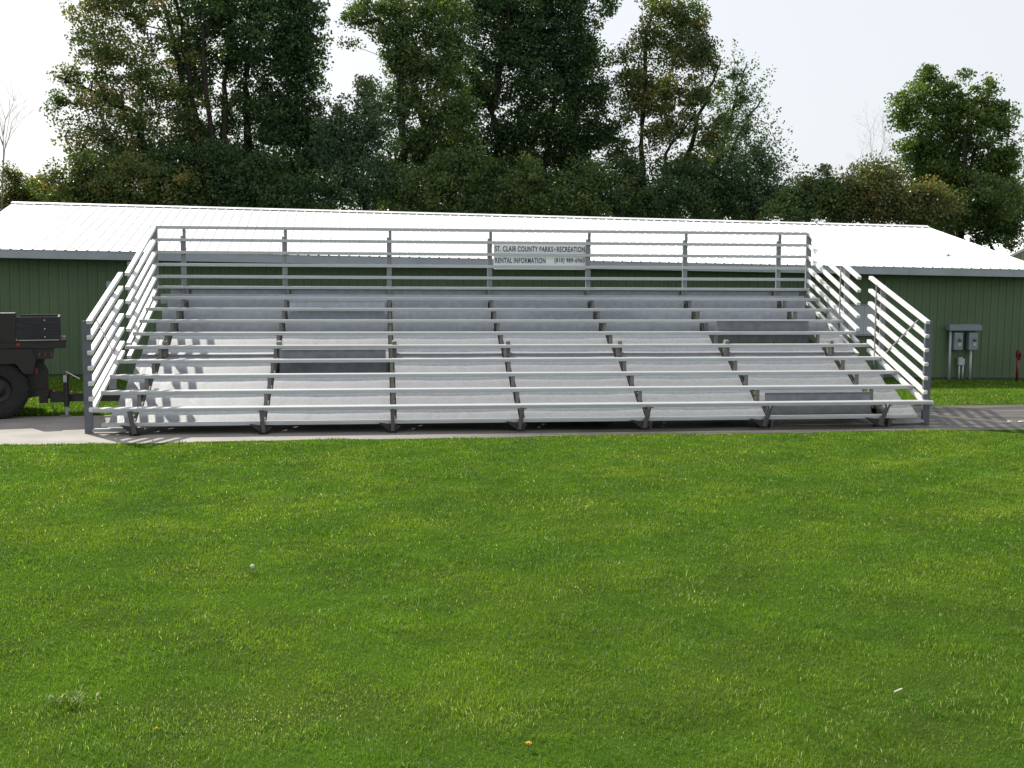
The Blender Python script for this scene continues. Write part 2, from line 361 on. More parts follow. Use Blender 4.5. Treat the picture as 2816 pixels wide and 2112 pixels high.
# upright grey panels standing in the bays
def upright(xa, xb, y0, z0, y1, z1, m_):
    mb = MB().prism([(y0, z0), (y0+0.02, z0), (y1+0.02, z1), (y1, z1)], xa, xb)
    mb.prism([(y0-0.03, z0-0.02), (y0+0.02, z0-0.02), (y0+0.02, z0), (y0-0.03, z0)], xa, xb)
    mb.prism([(y1-0.02, z1), (y1+0.03, z1), (y1+0.03, z1+0.015), (y1-0.02, z1+0.015)], xa, xb)
    return mb.build('upright_panel', m_, B)
upright(-4.24, -2.36, 2.11, 0.83, 2.16, 1.21, PANELD)
upright(-4.24, -2.36, 4.55, 1.72, 4.57, 2.06, GALVD)
upright(4.14, 6.04, 0.42, 0.19, 0.50, 0.53, PANELD)
upright(4.14, 6.04, 3.32, 1.31, 3.34, 1.69, PANELD)
# rear closing beam below top seat
# frames: stringer, brackets, leg
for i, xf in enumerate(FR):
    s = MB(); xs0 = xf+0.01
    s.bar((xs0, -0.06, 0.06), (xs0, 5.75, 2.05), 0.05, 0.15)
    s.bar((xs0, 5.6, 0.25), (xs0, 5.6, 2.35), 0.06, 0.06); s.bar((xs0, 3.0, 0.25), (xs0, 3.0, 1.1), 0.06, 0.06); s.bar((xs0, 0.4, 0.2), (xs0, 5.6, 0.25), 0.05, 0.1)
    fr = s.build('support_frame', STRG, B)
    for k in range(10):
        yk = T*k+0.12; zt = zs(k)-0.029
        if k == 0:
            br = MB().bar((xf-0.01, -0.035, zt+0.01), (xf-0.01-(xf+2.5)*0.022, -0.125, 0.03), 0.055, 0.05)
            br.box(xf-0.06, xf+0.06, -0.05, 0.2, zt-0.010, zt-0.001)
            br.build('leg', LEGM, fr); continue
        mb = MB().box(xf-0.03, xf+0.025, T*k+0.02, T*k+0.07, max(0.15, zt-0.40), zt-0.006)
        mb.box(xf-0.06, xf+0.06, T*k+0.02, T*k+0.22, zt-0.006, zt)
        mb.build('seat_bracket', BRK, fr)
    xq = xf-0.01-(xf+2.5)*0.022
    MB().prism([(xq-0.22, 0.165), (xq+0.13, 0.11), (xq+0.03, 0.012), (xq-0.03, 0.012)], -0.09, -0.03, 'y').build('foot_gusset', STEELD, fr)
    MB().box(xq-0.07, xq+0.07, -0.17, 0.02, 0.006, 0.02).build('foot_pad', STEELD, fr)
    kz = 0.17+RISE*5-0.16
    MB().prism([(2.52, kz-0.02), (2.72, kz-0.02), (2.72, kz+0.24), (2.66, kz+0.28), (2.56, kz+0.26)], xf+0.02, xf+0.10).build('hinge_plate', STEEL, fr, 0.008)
# chassis
ch = MB()
ch.box(-6.3, 6.1, 1.30, 1.42, 0.27, 0.42).box(-6.3, 6.1, 3.7, 3.82, 0.27, 0.42)
for x_ in np.arange(-5, 6.1, 2.2): ch.box(x_, x_+.1, 1.42, 3.7, 0.29, 0.38)
ch.box(-8.35, -5.0, 2.84, 2.96, 0.262, 0.398)
ch.each('chassis_beam', STEELD, B)
for x_ in (0.4, 1.25):
    for y_ in (1.75, 4.0):
        MB().lathe([(0.12, -0.1), (0.2, -0.11), (0.33, -0.1), (0.36, -0.06), (0.36, 0.06), (0.33, 0.1), (0.2, 0.11), (0.12, 0.1)], (x_, y_, 0.365), seg=28).build('wheel', RUBBER, B, smooth=True)
# guard rails
for side in (-1, 1):
    xg = -7.0 if side < 0 else 6.90
    def bar_mb(y0, z0, y1, z1):
        mb = MB().bar((xg, y0, z0), (xg, y1, z1), 0.078, 0.060); return mb.build('side_rail', ALU_RAIL, B, 0.003)
    offs = [0, .243, .486, .729, .972, 1.215, 1.385]
    for j, d in enumerate(offs): bar_mb(0.18, 1.765-d, 2.46, 2.560-d)
    offs2 = [0, .253, .506, .759, 1.012, 1.265, 1.50]
    for j, d in enumerate(offs2): bar_mb(2.95, 2.555-d, 5.53, 3.535-d)
    xo = xg-0.045 if side < 0 else xg-0.06
    if side < 0: pf = MB().box(xg-0.12, xg+0.005, 0.22, 0.275, 0.0, 1.79).box(xg-0.12, xg-0.10, 0.275, 0.34, 0.0, 1.79)
    else: pf = MB().box(xg-0.015, xg+0.11, 0.22, 0.275, 0.0, 1.79).box(xg+0.09, xg+0.11, 0.275, 0.34, 0.0, 1.79)
    pf.build('front_post', FPOST, B)
    for yy, zb, zt in ((2.08, 0.55, 2.42), (3.72, 1.15, 2.80)):
        a, b_ = (xg-0.14, xg-0.037) if side < 0 else (xg+0.037, xg+0.14)
        mb = MB().box(a, b_, yy, yy+0.02, zb, zt); mb.box(*((xg-0.16, xg-0.14) if side < 0 else (xg-0.056, xg-0.044)), yy, yy+0.03, zb, zt)
        mb.build('side_post', POSTM, B)
    a, b_ = (xg-0.08, xg+0.05) if side < 0 else (xg-0.05, xg+0.06)
    MB().box(a, b_, 5.56, 5.62, 1.95, 3.56).build('corner_post', POSTM, B)
    xb = xg+0.05 if side < 0 else xg-0.05
    MB().bar((xb, 0.45, 1.80), (xb, 1.62, 1.17), 0.014, 0.016).build('brace_rod', CHROME, B)
    MB().bar((xg, 0.25, 0.055), (xg*0.91, 0.25, 0.055), 0.09, 0.05).bar((xg*0.93, 0.25, 0.06), (xg*0.905, 0.30, 0.13), 0.06, 0.04).build('outrigger', GALV, B)
    MB().bar((xg, 2.12, 0.75), (xg*0.93, 2.12, 0.62), 0.05, 0.05).bar((xg, 3.75, 1.2), (xg*0.93, 3.75, 1.1), 0.05, 0.05).each('outrigger', GALVD, B)
for j, z_ in enumerate((3.545, 3.293, 3.042, 2.790, 2.548)):
    MB().box(-6.97, 6.85, 5.50, 5.545, z_-0.031, z_+0.031).build('back_rail', ALU, B, 0.005)
MB().prism(seat_prof(5.50, zs(9)-0.24, 0.03, 0.2), -6.9, 6.8).build('toe_board', GALVD, B)
for xf in [-6.44, -4.40, -2.25, -0.135, 1.985, 4.115, 6.22]:
    MB().box(xf-0.05, xf+0.05, 5.555, 5.60, 1.9, 3.38).box(xf-0.008, xf+0.05, 5.555, 5.60, 3.38, 3.52).box(xf-0.002, xf+0.012, 5.546, 5.556, 1.95, 3.50).build('back_post', POSTM, B)
# sign board
sg = MB().box(-0.045, 1.955, 5.61, 5.625, 2.735, 3.275).build('sign_board', SIGNM, B, 0)
tag(sg, 'pale sign board lettered with parks and recreation rental phone number')
def lettering(txt, x0, x1, z0, z1, y=5.604):
    cu = bpy.data.curves.new('lettering', 'FONT'); cu.body = txt; cu.size = 1; cu.extrude = 0.0; cu.offset = 0.019; cu.space_character = 1.12; cu.space_word = 0.8
    o = bpy.data.objects.new('lettering_source', cu); C.objects.link(o); bpy.context.view_layer.update()
    me = bpy.data.meshes.new_from_object(o.evaluated_get(bpy.context.evaluated_depsgraph_get()))
    bpy.data.objects.remove(o)
    co = np.zeros(len(me.vertices)*3); me.vertices.foreach_get('co', co); co = co.reshape(-1, 3)
    mn, mx = co[:, :2].min(0), co[:, :2].max(0)
    q = np.stack([x0+(co[:, 0]-mn[0])/(mx[0]-mn[0])*(x1-x0), np.full(len(co), y), z0+(co[:, 1]-mn[1])/(mx[1]-mn[1])*(z1-z0)], -1)
    me.vertices.foreach_set('co', q.ravel()); me.materials.clear(); me.materials.append(INK); me.update()
    t = bpy.data.objects.new('lettering', me); C.objects.link(t); t.parent = sg; return t
lettering('ST. CLAIR COUNTY PARKS', -0.017, 1.231, 3.110, 3.226)
lettering('&', 1.253, 1.285, 3.140, 3.190)
lettering('RECREATION', 1.31, 1.915, 3.110, 3.226)
lettering('RENTAL INFORMATION', -0.013, 1.068, 2.866, 2.978)
lettering('(810) 989-6960', 1.26, 1.915, 2.858, 2.980)
# tongue fittings
MB().tube([(-8.07, 2.78, 0.02), (-8.07, 2.78, 0.20)], 0.032, 10).build('jack_foot_tube', GALVD, B)
MB().tube([(-8.07, 2.78, 0.18), (-8.07, 2.78, 0.76)], 0.048, 12).build('jack', STEELD, B)
MB().tube([(-8.09, 2.78, 0.005), (-8.09, 2.78, 0.018)], 0.105, 16).build('jack_pad', STEEL, B)
MB().tube([(-8.05, 2.76, 0.755), (-8.06, 2.76, 0.81), (-7.99, 2.74, 0.77), (-7.82, 2.72, 0.68)], 0.011, 6).build('jack_crank', CHROME, B)
MB().box(-8.105, -8.045, 2.725, 2.73, 0.62, 0.75).build('jack_label', WHITEP, B)
MB().box(-8.36, -8.12, 2.80, 3.0, 0.25, 0.43).build('coupler', STEELD, B)
hs = MB()
hs.tube([(-8.45, 2.8, 0.42), (-8.28, 2.8, 0.50), (-8.12, 2.8, 0.54), (-7.98, 2.8, 0.48), (-7.86, 2.8, 0.40)], 0.008, 6)
hs.build('brake_hose', REDP, B)
MB().tube([(-8.45, 2.86, 0.40), (-8.25, 2.84, 0.45), (-8.0, 2.84, 0.42), (-7.8, 2.84, 0.40)], 0.007, 6).build('wiring_cable', RUBBER, B)
cn = MB()
for i in range(8):
    t_ = i/7; cx_, cz_ = -8.335+0.09*t_, 0.25-0.17*math.sin(t_*math.pi*0.75)
    cn.lathe([(0.014, -0.005), (0.021, 0), (0.014, 0.005)], (cx_, 2.8+0.01*(i % 2), cz_), seg=8)
cn.build('safety_chain', STEELD, B)

# ------------------------------------------------------------------ truck at the left edge
K = empty('flatbed_truck', 'rear of dark flatbed truck hitched to the bleacher at left', 'truck', loc=(0, 0, 0))
yn, yf = 2.30, 4.50
bd = MB().box(-13.0, -7.925, yn, yf, 1.24, 1.37); bd.box(-13.0, -7.90, yn-0.012, yn+0.03, 1.352, 1.385)
bd.build('flatbed', BLACKP, K, 0.006)
MB().box(-8.72, -8.01, yn+.01, yn+0.05, 1.39, 1.525).box(-8.72, -8.01, yn+.01, yn+0.05, 1.53, 1.66).box(-8.72, -8.01, yn+.01, yn+0.05, 1.665, 1.795).box(-8.05, -8.012, yn+0.05, yf-0.05, 1.39, 1.79).box(-8.72, -8.01, yf-.06, yf-0.02, 1.39, 1.79).each('side_plank', WOODD, K, 0.004)
bo = MB()
for z_ in (1.44, 1.585, 1.735): bo.lathe([(0.0, -0.012), (0.012, -0.008), (0.014, 0.012)], (-8.265, yn+0.0, z_), seg=10)
bo.each('bolt', CHROME, K)
MB().box(-8.99, -8.735, yn-0.01, yn+0.5, 1.385, 1.865).build('side_box', BLACKP, K, 0.006)
MB().box(-9.01, -8.995, yn-0.005, yn+0.4, 1.385, 1.86).build('orange_edge', mat('rust_orange', (0.12, 0.03, 0.01), 0.7), K)
MB().lathe([(0.0, -0.02), (0.025, -0.018), (0.032, 0.0)], (-8.70, yn, 1.305), seg=16).build('marker_lamp', REDL, K)
MB().prism([(-8.50, 1.238), (-8.115, 1.238), (-8.15, 1.05), (-8.42, 1.05)], yn+0.02, yn+0.05, 'y').build('rear_skirt', BLACKP, K)
for x_ in (-8.362, -8.268, -8.168): MB().box(x_-0.008, x_+0.008, yn+0.008, yn+0.022, 1.10, 1.165).build('tail_reflector', REDL, K)
MB().prism([(-9.9, 1.236), (-8.48, 1.236), (-8.42, 1.04), (-8.48, 0.80), (-8.62, 0.80), (-8.75, 0.98), (-9.9, 0.98)], yn-0.06, yn+0.6, 'y').build('mudguard', BLACKP, K)
MB().prism([(-8.62, 1.04), (-8.31, 1.04), (-8.31, 0.93), (-8.24, 0.80), (-8.25, 0.40), (-8.62, 0.33)], yn+0.35, yn+0.9, 'y').build('hitch_frame', BLACKP, K)
MB().box(-8.40, -8.25, yn+0.30, yn+0.34, 0.24, 0.36).build('mud_flap', STEELD, K)
MB().box(-8.47, -8.24, yn+0.3, yn+1.0, 0.36, 0.48).box(-8.30, -8.18, yn+0.5, yn+0.7, 0.30, 0.46).build('pintle_hook', STEELD, K)
MB().box(-8.45, -8.405, yn+0.33, yn+0.345, 0.77, 0.87).build('tail_lamp', REDL, K)
MB().box(-12.8, -8.3, 2.95, 3.05, 0.95, 1.24).box(-12.8, -8.3, 3.75, 3.85, 0.95, 1.24).box(-9.15, -9.0, 2.7, 4.2, 0.45, 0.60).each('frame_rail', STEELD, K)
for y_ in (2.44, 2.72, 4.05, 4.33):
    tr = MB().lathe([(0.27, -0.11), (0.33, -0.125), (0.44, -0.13), (0.495, -0.115), (0.515, -0.09), (0.52, 0.0), (0.515, 0.09), (0.495, 0.115), (0.44, 0.13), (0.33, 0.125), (0.27, 0.11)], (-9.07, y_, 0.522), seg=48)
    for a in range(40):
        t_ = 2*math.pi*a/40; cx_, cz_ = -9.07+0.515*math.cos(t_), 0.522+0.515*math.sin(t_)
        tr.bar((cx_, y_-0.1, cz_), (cx_, y_+0.1, cz_), 0.03, 0.03, (math.cos(t_), 0, math.sin(t_)))
    wh = tr.build('wheel', RUBBER, K, smooth=False)
    MB().lathe([(0.0, -0.02), (0.08, -0.04), (0.12, -0.01), (0.20, 0.02), (0.25, -0.08), (0.275, -0.115), (0.275, 0.11)], (-9.07, y_, 0.522), seg=32).build('rim', BLACKP, wh, smooth=True)  # rim coloured black, standing in for shade in the wheel well

TB = Vector((-7.92, 2.30, 0)); K.location = TB+Vector((-0.08, 0.30, 0)); K.rotation_euler = (0, 0, R(15))
for ch_ in [c for c in bpy.data.objects if c.parent == K]: ch_.matrix_parent_inverse = Matrix.Translation(-TB)

# ------------------------------------------------------------------ the shed
S = empty('metal_shed', 'long low green metal shed with white ribbed roof behind the bleacher', 'shed')
S.location = (0, 10.9, 0); S.rotation_euler = (0, 0.012, 0.028)
rx0, rx1 = -12.62, 15.05
WX0, WX1, EH, RH, RD, DEP = -13.6, 15.9, 3.10, 4.54, 4.53, 10.26
def ribwall(x0, x1, yy, z0, z1, m_, name, pitch=0.2286, dirn=-1, ax='x'):
    mb = MB(); prof = []
    t = x0
    while t < x1-1e-6:
        prof += [(t, 0), (t+0.03, 0), (t+0.042, 0.017), (t+0.072, 0.017), (t+0.084, 0)] + [(t+0.158, 0), (t+0.163, 0.005), (t+0.173, 0.005), (t+0.178, 0)]; t += pitch
    prof = [p for p in prof if p[0] <= x1]+[(x1, 0)]
    for (a, d) in prof:
        if ax == 'x': mb.v += [(a, yy+dirn*d, z0), (a, yy+dirn*d, z1)]
        else: mb.v += [(yy+dirn*d, a, z0), (yy+dirn*d, a, z1)]
    mb.f = [(2*i, 2*i+2, 2*i+3, 2*i+1) for i in range(len(prof)-1)]
    return mb.build(name, m_, S)
ribwall(WX0, WX1, 0.0, -0.6, EH-0.2, WALLM, 'front_wall')
ribwall(0.0, DEP-1.2, WX1, -0.6, EH-0.2, WALLM, 'end_wall', dirn=1, ax='y'); ribwall(0.0, DEP-1.2, WX0, -0.6, EH-0.2, WALLM, 'end_wall', dirn=-1, ax='y')
MB().box(WX0, WX1, DEP-1.22, DEP-1.2, -0.6, EH-0.2).build('rear_wall', WALLM, S)
for xx in (WX0+1.1, rx1-0.1): MB().prism([(0.0, EH-0.25), (DEP-1.2, EH-0.25), (RD, RH-0.1)], xx-0.01, xx+0.01).build('gable', WALLM, S)
rf = MB(); prof = []; t = rx0
while t < rx1:
    prof += [(t, 0), (t+0.09, 0), (t+0.106, 0.018), (t+0.134, 0.018), (t+0.15, 0), (t+0.20, 0)]; t += 0.25
prof = [p for p in prof if p[0] <= rx1]+[(rx1, 0)]
nrow = 10; sl = (RH-EH)/(RD+0.6)
XE = 0.8   # the eave runs out farther than the ridge at the right end
for (a, d) in prof:
    e_ = a+XE*max(0, (a-9)/(rx1-9)); rf.v += [(e_, -0.64, EH-0.011+d), (a, RD, RH+d)]
rf.f = [(2*i, 2*i+2, 2*i+3, 2*i+1) for i in range(len(prof)-1)]
roof = rf.build('roof', ROOFM, S)
MB().prism([(RD, RH), (DEP-0.6, EH), (DEP-0.6, EH-0.03), (RD, RH-0.03)], rx0, rx1).build('roof', ROOFM, S)
MB().prism([(RD-0.16, RH-0.012), (RD, RH+0.045), (RD+0.16, RH-0.012)], rx0-0.01, rx1+0.01).build('ridge_cap', ROOFM, roof)
MB().box(rx0, rx1+XE, -0.62, -0.595, EH-0.215, EH-0.012).build('fascia', FASC, S)
for k in range(9):
    xx = rx0+3.05*(k+1)
    if xx < rx1: MB().box(xx-0.03, xx+0.03, -0.626, -0.62, EH-0.214, EH-0.014).build('fascia_joint', FASC, S)
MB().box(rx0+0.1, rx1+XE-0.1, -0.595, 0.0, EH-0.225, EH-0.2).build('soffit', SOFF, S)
for xx, sk in ((rx0, 0.0), (rx1-0.04, XE)):
    for ya, za, kk in ((-0.62, EH, sk), (DEP-0.62, EH, 0.0)):
        MB().add([(xx+kk, ya, za-0.2), (xx, RD, RH-0.2), (xx, RD, RH-0.02), (xx+kk, ya, za-0.02), (xx+kk+.04, ya, za-0.2), (xx+.04, RD, RH-0.2), (xx+.04, RD, RH-0.02), (xx+kk+.04, ya, za-0.02)],
                 [(3, 2, 1, 0), (4, 5, 6, 7), (0, 1, 5, 4), (1, 2, 6, 5), (2, 3, 7, 6), (3, 0, 4, 7)]).build('rake_board', FASC, S)
# base flashing
MB().box(WX0, WX1, -0.045, -0.02, -0.6, 0.06).build('base_board', mat('dark_base_board', (0.035, 0.035, 0.03), 0.8), S)
# white shutter boards behind the right guard rail
sh = MB()
for k in range(4): sh.box(9.69+0.363*k, 9.69+0.363*k+0.355, -0.06, -0.02, 1.25, 2.03)
sh.each('window_shutter', WHITEP, S)
MB().box(9.62, 11.2, -0.08, -0.02, 1.20, 1.248).box(9.62, 11.2, -0.08, -0.02, 2.032, 2.07).each('shutter_trim', POSTM, S)
# roof vent nub
MB().box(11.25, 11.3, 4.4, 4.5, RH+0.03, RH+0.09).build('roof_vent', POSTM, S)
MB().box(13.55, 13.72, 0.7, 0.78, 3.46, 3.49).box(13.6, 13.64, 0.7, 0.74, 3.49, 3.53).build('roof_bracket', POSTM, S)

# meter stand on the wall
def wl(x): return 10.9+0.028*x
MT = empty('meter_stand', 'two grey electric meter boxes under a small grey hood on the shed wall', 'meter', loc=(13.3, wl(13.3)-0.12, -0.14))
# local coords: x from 13.3
def lx(v): return v-13.3
MB().box(lx(13.22), lx(14.18), -0.14, 0.08, 1.36, 1.50).prism([(lx(13.24), 1.50), (lx(14.16), 1.50), (lx(14.14), 1.53), (lx(13.26), 1.53)], -0.12, 0.08, 'y').build('hood', METERM, MT, 0.005)
MB().tube([(lx(13.32), -0.02, -0.05), (lx(13.32), -0.02, 1.36)], 0.035, 12).build('conduit', PVC, MT, smooth=True)
MB().tube([(lx(13.94), -0.02, 0.0), (lx(13.94), -0.02, 0.82)], 0.035, 12).build('conduit', PVC, MT, smooth=True)
for xa, xb in ((13.39, 13.645), (13.825, 14.09)):
    bx = MB().box(lx(xa), lx(xb), -0.12, 0.05, 0.82, 1.30).build('meter_box', METERM, MT, 0.012)
    MB().lathe([(0.0, -0.07), (0.035, -0.06), (0.045, -0.02), (0.045, 0.0)], (lx((xa+xb)/2+0.02), -0.12, 1.10), seg=20).build('meter_glass', GLASS, bx, smooth=True)
    MB().box(lx((xa+xb)/2-0.02), lx((xa+xb)/2+0.07), -0.135, -0.12, 0.925, 1.03).build('data_plate', WHITEP, bx)
JB = empty('junction_box', 'small pale utility box on two pipes below the meter boxes', 'utility box', loc=(13.68, wl(13.68)-0.12, -0.15))
MB().box(-0.09, 0.03, -0.05, 0.06, 0.40, 0.62).box(0.03, 0.10, -0.03, 0.06, 0.42, 0.58).build('box', PVC, JB, 0.008)
for xx in (-0.05, 0.06): MB().tube([(xx, 0, 0.0), (xx, 0, 0.42)], 0.025, 10).build('pipe', PVC, JB, smooth=True)
# red yard hydrant at right edge
HY = empty('yard_hydrant', 'red yard hydrant with coiled hose reel by the shed wall', 'hydrant', loc=(15.02, 10.6, -0.18))
MB().tube([(0, 0, 0), (0, 0, 0.72)], 0.035, 12).build('standpipe', REDP, HY, smooth=True)
reel = MB().lathe([(0.06, -0.05), (0.14, -0.05), (0.15, 0), (0.14, 0.05), (0.06, 0.05)], (0.0, 0, 0.0), seg=24).build('hose_reel', REDP, HY, smooth=True)
reel.location = (0.02, 0, 0.74); reel.scale = (0.4, 1, 1)
MB().tube([(-0.1, 0, 0.2), (-0.1, 0, 0.62), (0, 0, 0.68)], 0.015, 8).build('spout', STEEL, HY)
# distant beige shed
F = empty('beige_shed', 'beige shed with white gable roof far behind at the right edge', 'shed', loc=(27.4, 25, 0))
gb = MB(); hw, eh, rh = 4.6, 3.42, 5.72
prof = []
bt = MB().prism([(-hw, -0.5), (hw, -0.5), (hw, eh), (0, rh), (-hw, eh)], 0, 10, 'y')
for k in range(30):
    xx = -hw+0.15+k*0.305; zt = eh+(rh-eh)*(1-abs(xx)/hw)-0.1; bt.box(xx-0.02, xx+0.02, -0.02, 0.0, -0.4, zt)
bt.build('wall', TANW, F)
MB().prism([(-hw-0.35, eh-0.10), (0, rh+0.03), (hw+0.35, eh-0.10), (hw+0.35, eh), (0, rh+0.14), (-hw-0.35, eh)], -0.3, 10.2, 'y').build('roof', ROOFM, F)

# ------------------------------------------------------------------ small things in the lawn
def small(name, label, cat, loc): return empty(name, label, cat, loc=loc)
D = small('dandelion_clock', 'white dandelion seed head standing in the lawn', 'dandelion', (-3.534, -8.85, 0))
MB().tube([(0, 0, 0), (0.004, 0, 0.05)], 0.0025, 6).build('stem', mat('stem_green', (0.08, 0.14, 0.03), 0.6), D)
sd_ = MB(); random.seed(3)
for i in range(160):
    u = random.uniform(-1, 1); a = random.uniform(0, 6.283); q = math.sqrt(1-u*u); dv = Vector((q*math.cos(a), q*math.sin(a), u)); c0 = Vector((0.004, 0, 0.065))
    p = c0+dv*0.017; s_ = dv.orthogonal().normalized()*0.0035; s2 = dv.cross(s_)
    sd_.add([c0, p-s_, p+s_], [(0, 1, 2)]); sd_.add([p-s_, p+s_, p+s2, p-s2], [(0, 2, 1, 3)])
sd_.build('seed_head', mat('seed_fluff', (0.75, 0.73, 0.68), 0.9), D)
for i, (loc, lab) in enumerate((((-1.782, -12.5, 0), 'yellow dandelion flower low in the near middle of the lawn'), ((-3.66, -12.1, 0), 'small yellow flower in the dry patch at near left'))):
    d = small('dandelion_flower', lab, 'flower', loc); pt = MB(); sc = 1.0 if i == 0 else 0.7
    for k in range(34):
        a = k*2.4; ra = (0.006+0.013*(k % 3)/2)*sc; q = Vector((math.cos(a), math.sin(a), 0)); s_ = Vector((-math.sin(a), math.cos(a), 0))*0.004*sc; z0_ = 0.045+0.006*(1-(k % 3)/2)
        pt.add([Vector((0, 0, z0_-0.004)), q*ra*0.7+s_+Vector((0, 0, z0_)), q*ra+Vector((0, 0, z0_-0.002)), q*ra*0.7-s_+Vector((0, 0, z0_))], [(0, 1, 2, 3)])
    pt.build('petals', YEL, d); MB().tube([(0, 0, 0), (0, 0, 0.043)], 0.002, 6).build('stem', mat('stem_green', (0.08, 0.14, 0.03), 0.6), d)
L_ = MB().tube([(-0.028, -0.012, 0.03), (0.030, 0.014, 0.036)], 0.0045, 10).build('cigarette_butt', mat('paper_white', (0.75, 0.68, 0.6), 0.7)); L_.location = (0.414, -11.99, 0); tag(L_, 'small white cigarette butt lying in the lawn at right', 'litter')
LT = MB(); random.seed(8)
for k in range(9):
    a = random.uniform(0, 6.28); x_, y_ = random.uniform(-0.25, 0.25), random.uniform(-0.06, 0.06)
    LT.bar((x_, y_, 0.018+random.random()*0.02), (x_+0.09*math.cos(a), y_+0.05*math.sin(a), 0.02+random.random()*0.02), 0.04, 0.008)
o = LT.build('crumpled_litter', mat('pale_litter', (0.65, 0.6, 0.52), 0.8, var=.3, scale=30)); o.location = (8.72, 0.22, 0); tag(o, 'pale crumpled litter on the wet pavement at the right edge', 'litter')
# broadleaf weed clump
WEED = blade_mat('weed_leaf', [(0.0, (0.09, 0.17, 0.03)), (0.6, (0.14, 0.22, 0.05)), (1.0, (0.30, 0.34, 0.16))], ((0.9, 0.9, 0.9), (1.1, 1.1, 1.1)), 2, trans=0.35)
def weed(loc, label, n_, spread, seed):
    r__ = np.random.default_rng(seed); k = n_
    c0 = r__.normal(0, 1, (k, 2))*np.array([spread, spread*0.45]); th = r__.random(k)*6.28; ln = 0.02+0.022*r__.random(k); wd_ = 0.006+0.006*r__.random(k)
    b0 = np.stack([c0[:, 0], c0[:, 1], 0.015+0.03*r__.random(k)], -1); dd = np.stack([np.cos(th), np.sin(th), 0.5+0.4*r__.random(k)], -1); ss = np.stack([-np.sin(th), np.cos(th), np.zeros(k)], -1)
    V = np.stack([b0, b0+dd*ln[:, None]*.5+ss*wd_[:, None], b0+dd*ln[:, None], b0+dd*ln[:, None]*.5-ss*wd_[:, None]], 1).reshape(-1, 3)
    o = cloud_mesh('weed_clump', V, [np.arange(k)[:, None]*4+np.array([[0, 1, 2, 3]])], np.repeat(r__.random(k), 4), WEED); o.location = loc
    return tag(o, label, 'weed', kind='stuff')
weed((-4.20, -11.6, 0), 'pale broadleaf weed clump near the left corner of the lawn', 60, 0.08, 5)

# ------------------------------------------------------------------ trees
def leafmat(name, cols, p=((0.75, 0.85, 0.8), (1.2, 1.1, 1.0)), tr=0.42): return blade_mat(name, cols, p, 0.35, trans=tr, rough=0.42)
LM = {
 'dark': leafmat('dark_green_leaves', [(0, (0.033, 0.071, 0.030)), (0.6, (0.053, 0.101, 0.037)), (1, (0.091, 0.144, 0.045))]),
 'mid': leafmat('mid_green_leaves', [(0, (0.056, 0.101, 0.034)), (0.6, (0.091, 0.144, 0.045)), (1, (0.149, 0.185, 0.057))]),
 'bright': leafmat('maple_green_leaves', [(0, (0.053, 0.103, 0.024)), (0.6, (0.101, 0.163, 0.035)), (1, (0.189, 0.229, 0.053))]),
 'olive': leafmat('olive_leaves', [(0, (0.075, 0.105, 0.041)), (0.6, (0.140, 0.152, 0.057)), (1, (0.248, 0.185, 0.066))]),
 'turning': leafmat('turning_leaves', [(0, (0.063, 0.105, 0.037)), (0.65, (0.115, 0.152, 0.048)), (1, (0.281, 0.185, 0.057))]),
 'grey': leafmat('grey_green_leaves', [(0, (0.056, 0.105, 0.063)), (0.6, (0.087, 0.144, 0.079)), (1, (0.140, 0.194, 0.102))]),
}
